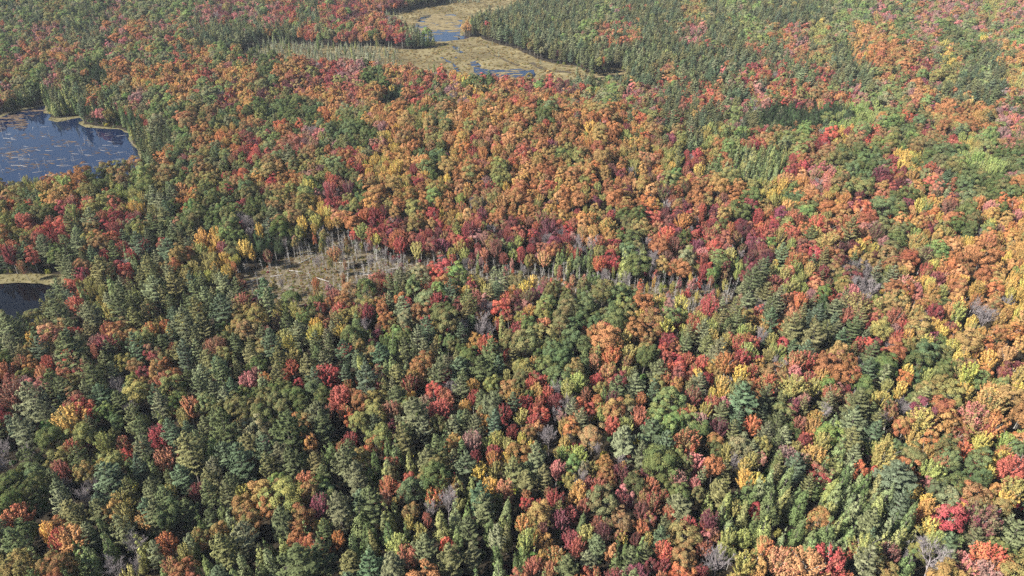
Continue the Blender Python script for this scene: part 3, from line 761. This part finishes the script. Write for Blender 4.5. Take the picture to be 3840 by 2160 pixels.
rg = random.Random(11)
nman = 0
for (c, r_), s in STAND.items():
    for w in s.split():
        ch = w[0]
        zx, zy, wz = map(float, w[1:].split(','))
        u, v, wp = c * 960 + zx / 2.683, r_ * 540 + zy / 2.683, wz / 2.683
        K = KINDS[PAL[ch][0]]
        hs = 1.0
        for _ in range(2):
            x, y = ground(u, v, K['zc'] * hs)
            D = math.sqrt(x * x + y * y + (CAM_H - K['zc']) ** 2)
            rad = wp / 2 * D / FPX * (0.97 if PAL[ch][0] != 'dead' else 0.9)
            hs = min(1.3, max(0.72, (rad / K['R']) ** 0.5))
        if rad > 5.0:                       # a clump of several crowns of one colour
            m_ = max(2, int((rad / 3.1) ** 2 * 0.85))
            for _ in range(m_ * 12):
                a_, q_ = rg.uniform(0, 6.283), rad * math.sqrt(rg.random()) * 0.9
                r2 = rg.uniform(2.5, 3.7)
                x2, y2 = x + q_ * math.cos(a_), y + q_ * math.sin(a_) * 1.2
                if near_ok(x2, y2, r2, 0.78):
                    add_tree(x2, y2, r2, ch, False, rg)
        else:
            add_tree(x, y, rad, ch, True, rg)
        nman += 1

ELL = [(2950, 415, 105, 48, 'F'), (3125, 408, 90, 30, 'F'), (3240, 402, 78, 36, 'L'), (3690, 598, 72, 32, 'L'), (3722, 668, 92, 46, 'G'), (3250, 576, 85, 34, 'G'), (3530, 576, 60, 34, 'G'),
       (1095, 395, 105, 42, 'G'), (1325, 480, 90, 50, 'G'), (783, 786, 105, 46, 'g'), (1010, 885, 95, 36, 'F'), (2235, 1120, 190, 52, 'G'), (2125, 1290, 120, 70, 'G'), (2700, 210, 160, 40, 'P'),
       (3480, 1310, 75, 45, 'G'), (1110, 1460, 130, 60, 'G'), (2470, 560, 60, 26, 'y'), (2800, 610, 150, 46, 'C')]
MIX = {'R': 'SMKTlgB', 'S': 'RTlOKyT', 'M': 'RTKlBg', 'K': 'SlBgMT', 'O': 'YTyOlO', 'Y': 'yOlYg', 'T': 'OTlyOT', 'G': 'gGlPK', 'g': 'GlyKP', 'l': 'gyTGS', 'y': 'lgYyC', 'L': 'yLg', 'P': 'PPPgC', 'C': 'CCPC', 'F': 'FFPF', 'B': 'KBlM', 'D': 'DBD', 'A': 'A'}
BASE_R = {'oak': 2.85, 'maple': 2.3, 'birch': 2.1, 'pine': 2.7, 'cedar': 1.55, 'hemlock': 2.0, 'stunted': 0.95, 'bare': 2.0, 'dead': 1.0}

def pick(u, v, down):
    js = 0.6 if v < 600 else 1.0
    uu, vv = u + rg.gauss(0, 16) * js, v + rg.gauss(0, 14) * js
    ch = cell(uu, vv, down)
    if ch in '.A' and down:
        ch = 'P'
    if ch == '.':
        return ch
    q = rg.random()
    if q < 0.16:
        c2 = cell(uu + rg.uniform(-110, 110), vv + rg.uniform(-90, 90), down)
        ch = c2 if c2 not in '.AD' else ch
    elif q < 0.34:
        ch = rg.choice(MIX[ch])
    return ch

# candidate spots over the visible ground and a margin round it
cand = []
ymax = 1000.0
N_C = 300000
uu = rng.uniform(-260, 4100, N_C)
# uniform on the ground: sample y with density ~ width
yy = np.sqrt(rng.uniform(60 ** 2, ymax ** 2, N_C))
xx = (uu - 1920) / FPX * (yy * CP + CAM_H * SP)
keep = np.ones(N_C, bool)
pu, pv, pd = project(xx, yy, terr(xx, yy))
keep &= (pv < 2500)
IN = {k: inside(G[k], xx, yy) for k in G}
SHORE = gpoly([(-400, 425), (0, 408), (60, 386), (120, 376), (205, 366), (250, 380), (330, 425), (470, 452), (540, 490), (590, 560), (590, 640), (540, 680), (520, 560), (440, 474), (300, 452), (215, 440), (200, 396), (60, 410), (-400, 450)])
IN2 = inside(SHORE, xx, yy)
for i in np.nonzero(keep)[0]:
    x, y = float(xx[i]), float(yy[i])
    inm = IN['marsh'][i]
    if inm:
        gu, gv = float(pu[i]), float(pv[i])
        # stunted tamaracks thin out to the right across the bog
        lim = 1.0 if gu < 1350 else max(0.0, 1 - (gu - 1350) / 180)
        if gv < 60:
            lim = 0.8 if (1640 < gu < 1800 and gv < 14) else 0
        if gv > 262 and gu > 1300:
            lim = 0
        if gu > 1560 and gv > 60:
            lim = 0.012 if rg.random() < 0.5 and not IN['top'][i] and not IN['low'][i] else 0
        if rg.random() < lim:
            r = rg.uniform(0.45, 1.25)
            if rg.random() < 0.3 and near_ok(x, y, r, 1.3):
                add_tree(x, y, r * (1.5 if rg.random() < 0.07 else 1), 'A' if rg.random() < 0.9 else 'C', False, rg)
        continue
    if IN['bank'][i] or IN['bbank'][i] or IN['gap'][i]:
        continue
    dz, sn = IN['dead'][i], IN['snag'][i]
    if dz or sn:
        gu, gv = float(pu[i]), float(pv[i])
        if rg.random() < ((0.55 if gv < 985 or gu > 1250 else 0.10) if dz else 0.7):
            ch = rg.choice('DDDDDDDDDDDDDDBBBSKl' if dz else 'DDDDDDDDDDBBBKSRyYC')
            kd = PAL[ch][0]
            r = BASE_R[kd] * rg.uniform(0.7, 1.15) * (0.5 if ch not in 'DB' else 0.9)
            if near_ok(x, y, r, 0.5 if ch == 'D' else 1.0):
                add_tree(x, y, r, ch, False, rg)
        continue
    D = float(pd[i])
    gs = float(pv[i])
    zl = 11.0
    cu, cv, _ = project(x, y, float(terr(x, y)) + zl)
    ch = pick(cu, cv, True)
    zone = next((e[4] for e in ELL if ((cu - e[0]) / e[2]) ** 2 + ((cv - e[1]) / e[3]) ** 2 < 1), None)
    if zone and rg.random() < 0.9:
        ch = zone
    elif 1960 < cu < 2960 and cv > 1800:
        if ch in 'PGlgy' and rg.random() < 0.35:
            ch = rg.choice('RRMSK')
    elif 2860 < cu < 3460 and 1720 < cv < 2040:
        if rg.random() < 0.55:
            ch = 'C'
    elif cv > 1080 and ch in 'ROYSMKL' and rg.random() < (0.62 if cu < 1900 else 0.30):
        ch = rg.choice('PPPCGlP' if cu < 1900 else 'PGlyTKBg')
    if ch in 'RSMK' and ((cu - 1900) / 640) ** 2 + ((cv - 570) / 250) ** 2 < 1 and rg.random() < 0.6:
        ch = rg.choice('OTTOyST')
    elif cu > 3380 and 640 < cv < 1650 and ch in 'RSKMBlPyC' and rg.random() < 0.55 + 0.25 * (cu > 3600):
        ch = rg.choice('OYOTyO')
    elif cu > 1900 and cv < 500 and ch in 'RSK' and rg.random() < 0.3:
        ch = rg.choice('gPlGT')
    elif cu < 1000 and cv < 420 and ch in 'RSK' and rg.random() < 0.3:
        ch = rg.choice('gGlP')
    elif cu < 1250 and 560 < cv < 880 and ch in 'RSKM' and rg.random() < 0.5:
        ch = rg.choice('lyGgl')
    if IN2[i]:
        ch = rg.choice('FFCCFP')
    kd = PAL[ch][0]
    grow = 1 + 0.04 * min(1, max(0, (D - 220) / 450))
    if kd == 'pine' and D < 330 and cu < 2300:
        grow *= 1.18
    r = BASE_R[kd] * min(1.6, max(0.6, rg.lognormvariate(0, 0.24))) * grow
    if near_ok(x, y, r, 0.68 if kd in ('cedar', 'hemlock') else 0.70):
        add_tree(x, y, r, ch, False, rg)

# shoreline conifers of the blue pond and the pine point
# ------------------------------------------------------------------ which trees are objects of their own
def in_frame(t):
    K = KINDS[t.kind]
    m = t.r * FPX / t.d
    return -m * 0.6 < t.u < 3840 + m * 0.6 and -m * 0.3 < t.v < 2160 + m * 1.2

LIMIT = {'oak': 298, 'maple': 298, 'birch': 298, 'pine': 298, 'cedar': 298, 'hemlock': 298, 'stunted': 290, 'bare': 290, 'dead': 298}
single, rest = [], []
for kind in KINDS:
    own = sorted((t for t in trees if t.kind == kind), key=lambda t: -(t.r / t.d) if in_frame(t) else 1)
    vis = [t for t in own if in_frame(t)]
    n = LIMIT[kind]
    single += vis[:n]
    rest += vis[n:] + [t for t in own if not in_frame(t)]
print('TREES', len(trees), 'single', len(single), {k: sum(t.kind == k for t in trees) for k in KINDS})

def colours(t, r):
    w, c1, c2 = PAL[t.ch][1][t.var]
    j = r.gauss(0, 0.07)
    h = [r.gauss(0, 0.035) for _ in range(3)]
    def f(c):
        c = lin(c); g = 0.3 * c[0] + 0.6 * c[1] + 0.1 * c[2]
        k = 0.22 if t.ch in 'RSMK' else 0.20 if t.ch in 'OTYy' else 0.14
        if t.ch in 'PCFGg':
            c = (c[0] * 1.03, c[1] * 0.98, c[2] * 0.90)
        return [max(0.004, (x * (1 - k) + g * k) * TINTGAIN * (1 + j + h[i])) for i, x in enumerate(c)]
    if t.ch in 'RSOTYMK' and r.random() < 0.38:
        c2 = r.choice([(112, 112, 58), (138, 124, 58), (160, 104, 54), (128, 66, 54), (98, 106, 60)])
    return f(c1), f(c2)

# ---- labels
VB = [(0.16, 'near the top'), (0.30, 'in the upper part'), (0.42, 'above the middle'), (0.55, 'at mid height'), (0.67, 'below the middle'), (0.79, 'in the lower part'), (0.91, 'near the bottom'), (9, 'at the bottom edge')]
HB = [(0.07, 'left edge'), (0.20, 'far left'), (0.33, 'left side'), (0.45, 'left of centre'), (0.55, 'centre'), (0.67, 'right of centre'), (0.80, 'right side'), (0.93, 'far right'), (9, 'right edge')]
NUM = ['first', 'second', 'third', 'fourth', 'fifth', 'sixth', 'seventh', 'eighth', 'ninth', 'tenth', 'eleventh', 'twelfth', 'thirteenth', 'fourteenth', 'fifteenth', 'sixteenth', 'seventeenth', 'eighteenth', 'nineteenth', 'twentieth']

def band(B, f):
    return next(w for lim, w in B if f < lim)

def size_word(t):
    q = t.r / BASE_R[t.kind]
    return 'broad' if q > 1.2 else 'small' if q < 0.86 else ''

def look(t):
    K = KINDS[t.kind]
    if t.kind == 'bare':
        return ' '.join(x for x in (size_word(t), 'leafless grey tree') if x)
    if t.kind == 'dead':
        return ' '.join(x for x in (size_word(t), 'pale dead snag') if x)
    return ' '.join(x for x in (size_word(t), t.word, K['word']) if x)

def short(t):
    return 'leafless tree' if t.kind == 'bare' else 'dead snag' if t.kind == 'dead' else t.word + ' ' + KINDS[t.kind]['word']

def neighbour(t, pool):
    best = None
    for o in pool:
        if o is t or short(o) == short(t):
            continue
        d = math.hypot(o.u - t.u, o.v - t.v)
        if best is None or d < best[0]:
            best = (d, o)
    if best is None:
        return ''
    o = best[1]
    du, dv = o.u - t.u, o.v - t.v
    rel = 'left of' if du > abs(dv) else 'right of' if -du > abs(dv) else 'behind' if dv > 0 else 'in front of'
    art = 'an' if short(o)[0] in 'aeiou' else 'a'
    return '%s %s %s' % (rel, art, short(o))

lab_bins = {}
DEBUG = False
for t in single:
    lab_bins.setdefault((int(t.u // 160), int(t.v // 160)), []).append(t)
labels = {}
groups = {}
for t in single:
    if t.kind == 'stunted':
        continue
    pool = [o for i in (-1, 0, 1) for j in (-1, 0, 1) for o in lab_bins.get((int(t.u // 160) + i, int(t.v // 160) + j), ())]
    nb = neighbour(t, pool)
    pl = '%s, %s' % (band(VB, t.v / 2160), band(HB, t.u / 3840))
    groups.setdefault((look(t), nb, pl), []).append(t)
for (lk, nb, pl), ts in groups.items():
    ts.sort(key=lambda t: t.u)
    for i, t in enumerate(ts):
        if len(ts) == 1:
            s = '%s %s, %s' % (lk, nb, pl)
        elif len(ts) == 2:
            s = '%s %s, %s, the %s of two' % (lk, nb, pl, ('more leftward', 'more rightward')[i])
        else:
            s = '%s %s, %s, %s from left' % (lk, nb, pl, NUM[min(i, 19)])
        for x_, y_ in (('in the ', 'in '), ('at the ', 'at '), ('near the ', 'near '), ('at mid', 'mid'), ('the more leftward of two', 'left of two'), ('the more rightward of two', 'right of two'),
                       ('pale dead', 'pale'), ('leafless grey tree', 'leafless tree'), ('in lower', 'lower'), ('in upper', 'upper'), ('at bottom', 'bottom'), ('in front of', 'before'), ('a dead snag', 'a snag'), ('small ', ''), ('broad ', ''), ('right of centre', 'right centre'), ('left of centre', 'left centre')):
            if len(s.split()) > 16:
                s = s.replace(x_, y_)
        labels[id(t)] = ' '.join(s.split()).replace(' ,', ',')

seen_ = {}
for t in single:
    if id(t) in labels:
        s = labels[id(t)]
        if s in seen_:
            a_, b_ = (t, seen_[s]) if t.r < seen_[s].r else (seen_[s], t)
            labels[id(a_)] = ('narrower ' + s) if len(s.split()) < 16 else s.replace('leafless', 'narrow').replace('pale', 'narrow')
        else:
            seen_[s] = t
GROUPNAME = {'oak': 'oaks of the autumn forest', 'maple': 'red and orange maples of the autumn forest', 'birch': 'yellow and lime birches of the autumn forest', 'pine': 'white pines of the forest',
             'cedar': 'cedars of the forest', 'hemlock': 'dark hemlocks of the forest', 'stunted': 'stunted tamaracks of the bog', 'bare': 'leafless trees of the forest', 'dead': 'dead snags of the swamp'}
rg = random.Random(5)
for t in single:
    K = KINDS[t.kind]
    sc = t.r / K['R']
    rot = (rg.gauss(0, 0.055), rg.gauss(0, 0.055), rg.uniform(0, 6.28))
    if t.kind == 'dead':
        rot = (rg.gauss(0, 0.08), rg.gauss(0, 0.08), rot[2])
    c1, c2 = colours(t, rg)
    if t.kind == 'stunted':
        o = link(K['name'], rg.choice(list(FAR[t.kind, 'near'].objects)).data, (t.x, t.y, t.z))
        tag(o, 'thin grey-green tamarack in the pale bog behind the red ridge', 'tamarack', GROUPNAME[t.kind])
        o.rotation_euler = rot; o.scale = (sc, sc, t.hs)
        o['tcol'], o['tcol2'] = c1, c2
        continue
    root = link(K['name'], None, (t.x, t.y, t.z))
    root.empty_display_size = 0.5
    root.rotation_euler = rot
    root.scale = (sc * rg.uniform(0.88, 1.14), sc * rg.uniform(0.88, 1.14), t.hs)
    tag(root, labels[id(t)], 'dead tree' if t.kind == 'dead' else 'bare tree' if t.kind == 'bare' else K['word'], GROUPNAME[t.kind])
    cm, tm = protos[t.kind][rg.randrange(NV[t.kind])]
    cr = link('branches' if t.kind in ('bare', 'dead') else 'crown', cm, parent=root)
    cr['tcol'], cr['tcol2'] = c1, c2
    tr = link('trunk', tm, parent=root)

# ------------------------------------------------------------------ the rest of the forest, one object per kind
def scatter(name, coll, P, rot, scl, idx, c1, c2, label):
    n = len(P)
    me = bpy.data.meshes.new(name + '_spots')
    me.vertices.add(n)
    me.vertices.foreach_set('co', np.asarray(P, np.float32).ravel())
    def at(nm, ty, arr, key='vector'):
        a = me.attributes.new(nm, ty, 'POINT')
        a.data.foreach_set(key, np.asarray(arr, np.int32 if ty == 'INT' else np.float32).ravel())
    at('rot', 'FLOAT_VECTOR', rot); at('scl', 'FLOAT_VECTOR', scl); at('pick', 'INT', idx, 'value')
    at('tcol', 'FLOAT_COLOR', np.column_stack([c1, np.ones(n)]), 'color'); at('tcol2', 'FLOAT_COLOR', np.column_stack([c2, np.ones(n)]), 'color')
    o = link(name, me)
    ng = bpy.data.node_groups.new(name, 'GeometryNodeTree')
    ng.interface.new_socket('Geometry', in_out='INPUT', socket_type='NodeSocketGeometry')
    ng.interface.new_socket('Geometry', in_out='OUTPUT', socket_type='NodeSocketGeometry')
    N, L = ng.nodes, ng.links
    gi, go = N.new('NodeGroupInput'), N.new('NodeGroupOutput')
    ci = N.new('GeometryNodeCollectionInfo'); ci.inputs['Collection'].default_value = coll
    ci.inputs['Separate Children'].default_value = True; ci.inputs['Reset Children'].default_value = True
    ip = N.new('GeometryNodeInstanceOnPoints'); ip.inputs['Pick Instance'].default_value = True
    def na(nm, ty):
        a = N.new('GeometryNodeInputNamedAttribute'); a.data_type = ty; a.inputs['Name'].default_value = nm
        return next(s for s in a.outputs if s.enabled and s.name == 'Attribute')
    L.new(gi.outputs[0], ip.inputs['Points']); L.new(ci.outputs[0], ip.inputs['Instance'])
    e2r = N.new('FunctionNodeEulerToRotation')
    L.new(na('rot', 'FLOAT_VECTOR'), e2r.inputs[0]); L.new(e2r.outputs[0], ip.inputs['Rotation'])
    L.new(na('scl', 'FLOAT_VECTOR'), ip.inputs['Scale']); L.new(na('pick', 'INT'), ip.inputs['Instance Index'])
    L.new(ip.outputs[0], go.inputs[0])
    md = o.modifiers.new('scatter', 'NODES'); md.node_group = ng
    return tag(o, label, kind='stuff')

NAMES = {'oak': 'oak_forest', 'maple': 'maple_forest', 'birch': 'birch_forest', 'pine': 'pine_forest', 'cedar': 'cedar_forest', 'hemlock': 'hemlock_forest', 'stunted': 'tamarack_bog_woods', 'bare': 'leafless_forest', 'dead': 'drowned_woods'}
for kind in KINDS:
    ts = [t for t in rest if t.kind == kind]
    if not ts:
        continue
    K = KINDS[kind]
    coll = bpy.data.collections.new(kind + '_forms')
    for o in list(FAR[kind, 'near'].objects) + list(FAR[kind, 'far'].objects):
        coll.objects.link(o)
    names = [o.name for o in coll.objects]
    order = sorted(names)
    nearset = [order.index(o.name) for o in FAR[kind, 'near'].objects]
    farset = [order.index(o.name) for o in FAR[kind, 'far'].objects]
    P = [(t.x, t.y, t.z) for t in ts]
    rot = [(rg.gauss(0, 0.055), rg.gauss(0, 0.055), rg.uniform(0, 6.28)) for t in ts]
    scl = [(t.r / K['R'] * rg.uniform(0.85, 1.15), t.r / K['R'] * rg.uniform(0.85, 1.15), t.hs) for t in ts]
    idx = [rg.choice(nearset if t.d < 430 else farset) for t in ts]
    cc = [colours(t, rg) for t in ts]
    scatter(NAMES[kind], coll, P, rot, scl, idx, [c[0] for c in cc], [c[1] for c in cc], 'the farther %s forest seen as one mass' % K['word'])

# ---- undergrowth and marsh tussocks
def tuft_coll(name, mat, n, leaf, up):
    cc = bpy.data.collections.new(name)
    for i in range(3):
        r = np.random.default_rng(900 + i + n); q = Q()
        D = rdir(r, n); D[:, 2] = np.abs(D[:, 2])
        P = D * [1.0, 1.0, 1.0] * r.uniform(0.5, 1.0, (n, 1))
        q.quads(leafquads(P, D + 0.7 * rdir(r, n), rdir(r, n) + [0, 0, up], leaf * 0.6, leaf), np.column_stack([r.random(n), r.uniform(0.8, 1.2, n)]))
        o = bpy.data.objects.new('%s_form_%d' % (name, i), q.mesh(name, [mat])); cc.objects.link(o)
    return cc

bush = tuft_coll('bush', M_LEAF, 260, 0.42, 0.3)
tuss = tuft_coll('tussock', M_NEEDLE, 60, 0.6, 2.0)
N_U = 14000
uu = rng.uniform(-200, 4040, N_U); yy = np.sqrt(rng.uniform(70 ** 2, 560 ** 2, N_U)); xx = (uu - 1920) / FPX * (yy * CP + CAM_H * SP)
ok = ~(inside(G['marsh'], xx, yy) | inside(G['bank'], xx, yy) | inside(G['bbank'], xx, yy) | inside(G['gap'], xx, yy))
lowd = inside(G['dead'], xx, yy) | inside(G['snag'], xx, yy)
xx, yy, lowd = xx[ok], yy[ok], lowd[ok]
zz = terr(xx, yy)
pu, pv, _ = project(xx, yy, zz + 2)
c1 = []
for i in range(len(xx)):
    ch = rg.choice('llTlM') if lowd[i] else rg.choice('gGlyGFMlg')
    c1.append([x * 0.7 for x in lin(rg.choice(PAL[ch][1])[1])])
s = rng.uniform(0.7, 1.7, len(xx)) * np.where(lowd, 0.4, 1)
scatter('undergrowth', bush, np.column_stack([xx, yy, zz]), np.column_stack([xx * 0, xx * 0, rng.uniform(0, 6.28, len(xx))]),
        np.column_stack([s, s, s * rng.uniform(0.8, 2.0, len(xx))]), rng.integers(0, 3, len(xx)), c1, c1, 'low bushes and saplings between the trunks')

TP, TS, TC = [], [], []
for key, n, smin, smax, cols in (('marsh', 3500, 0.5, 1.6, [(118, 100, 64), (104, 88, 56), (126, 112, 74), (90, 76, 48), (98, 94, 56)]), ('bank', 2600, 0.3, 0.7, [(112, 102, 62), (98, 92, 54), (84, 80, 46)]),
                                 ('bbank', 700, 0.25, 0.6, [(122, 112, 76), (104, 96, 60), (84, 78, 48)]), ('dead', 2200, 0.3, 0.8, [(100, 90, 56), (112, 98, 72), (84, 66, 46), (88, 86, 46)]),
                                 ('snag', 900, 0.3, 0.8, [(100, 90, 56), (112, 98, 72), (84, 66, 46)])):
    gp = G[key]; a = np.array(gp); lo, hi = a.min(0), a.max(0)
    p = rng.uniform(lo, hi, (n * 3, 2))
    m = inside(gp, p[:, 0], p[:, 1])
    for w in ('pond', 'black', 'top', 'low', 'inlet', 'sedge'):
        m &= ~inside(G[w], p[:, 0], p[:, 1])
    p = p[m][:n]
    TP.append(np.column_stack([p, np.zeros(len(p))]))
    sc = rng.uniform(smin, smax, len(p))
    TS.append(np.column_stack([sc, sc, sc * 0.45]))
    TC += [lin(cols[j]) for j in rng.integers(0, len(cols), len(p))]
TP, TS, TC = np.vstack(TP), np.vstack(TS), np.array(TC)
scatter('marsh_grass', tuss, TP, np.column_stack([TP[:, 0] * 0, TP[:, 0] * 0, rng.uniform(0, 6.28, len(TP))]), TS, rng.integers(0, 3, len(TP)), TC, TC * 0.8, 'tussocks of tan sedge on the marsh and the pond banks')

# ---- fallen logs: in the clearing and the pond
logs = []
for i in range(4):
    r = np.random.default_rng(60 + i); q = Q()
    L_ = 1.0
    q.tube([[-3.4, 0, 0.12], [-1, r.normal(0, .15), 0.16], [1.5, r.normal(0, .15), 0.2], [3.6, 0, 0.14]], [0.20, 0.17, 0.13, 0.05], 0, 6)
    for k in range(5):
        b = np.array([r.uniform(-1, 3), 0, 0.2]); d = np.array([r.uniform(0.2, 0.9), r.choice([-1, 1]) * r.uniform(0.4, 1), r.uniform(0.0, 0.6)])
        q.tube([b, b + d], [0.05, 0.015], 0, 3)
    logs.append(q.mesh('fallen_log', [M_DEADW]))
LOGS = [(1045, 1034, 0.25), (1110, 1018, -0.2), (1300, 985, 0.1), (1480, 1010, 0.3), (1210, 1050, -0.5), (960, 1050, 0.6), (1380, 1030, -0.15), (1560, 1020, 0.4), (1150, 975, 0.9), (1015, 1068, 0.05)]
WHERE = ['near the left end of the swamp clearing', 'just behind the clearing\'s middle left', 'in the middle of the swamp clearing', 'near the right end of the swamp clearing', 'at the near edge of the swamp clearing',
         'at the far left corner of the swamp clearing', 'right of the middle of the swamp clearing', 'at the right tip of the swamp clearing', 'at the back of the swamp clearing', 'at the near left edge of the swamp clearing']
for i, (u, v, a) in enumerate(LOGS):
    x, y = ground(u, v)
    o = link('fallen_log', logs[i % 4], (x, y, 0.05)); o.rotation_euler = (0, 0, a); s = rg.uniform(0.8, 1.3); o.scale = (s, s, s)
    tag(o, 'weathered pale fallen log ' + WHERE[i], 'log', 'fallen logs in the swamp clearing')
r = random.Random(9)
k = 0
while k < 70:
    u, v = r.uniform(0, 520), r.uniform(455, 690)
    if not inside(LEFT_POND, u, v):
        continue
    x, y = ground(u, v)
    o = link('floating_log', logs[k % 4], (x, y, 0.02)); o.rotation_euler = (0, 0, r.gauss(0.1, 0.5)); s = r.uniform(0.35, 0.95); o.scale = (s, s * 0.7, s * 0.7)
    tag(o, 'thin pale drowned log floating in the blue pond', 'log', 'drowned logs in the blue pond')
    k += 1
k = 0
while k < 46:
    u, v = r.uniform(0, 520), r.uniform(450, 690)
    if not inside(LEFT_POND, u, v):
        continue
    x, y = ground(u, v)
    root = link('drowned_snag', None, (x, y, 0)); root.rotation_euler = (r.gauss(0, 0.12), r.gauss(0, 0.12), r.uniform(0, 6.28)); s = r.uniform(0.25, 0.6); root.scale = (s, s, s * 1.1)
    cm, tm = protos['dead'][k % NV['dead']]
    link('branches', cm, parent=root); link('trunk', tm, parent=root)
    tag(root, 'thin dead snag standing in the blue pond', 'dead snag', 'drowned snags in the blue pond')
    k += 1

# ------------------------------------------------------------------ haze
HZ = True
if HZ:
    me = bpy.data.meshes.new('haze')
    x0, x1, y0, y1, z0, z1 = -6400, 6400, -1800, 9400, -1.5, 178
    V = [(x, y, z) for z in (z0, z1) for y in (y0, y1) for x in (x0, x1)]
    me.from_pydata(V, [], [(0, 2, 3, 1), (4, 5, 7, 6), (0, 1, 5, 4), (2, 6, 7, 3), (0, 4, 6, 2), (1, 3, 7, 5)])
    m, n, l = node_mat('air_haze')
    out = n.new('ShaderNodeOutputMaterial')
    pv_ = n.new('ShaderNodeVolumePrincipled')
    pv_.inputs['Color'].default_value = (0.80, 0.88, 1.0, 1)
    pv_.inputs['Density'].default_value = 0.00005
    pv_.inputs['Anisotropy'].default_value = 0.0
    l.new(pv_.outputs[0], out.inputs['Volume'])
    me.materials.append(m)
    tag(link('haze', me), 'thin pale haze over the whole valley', kind='stuff')
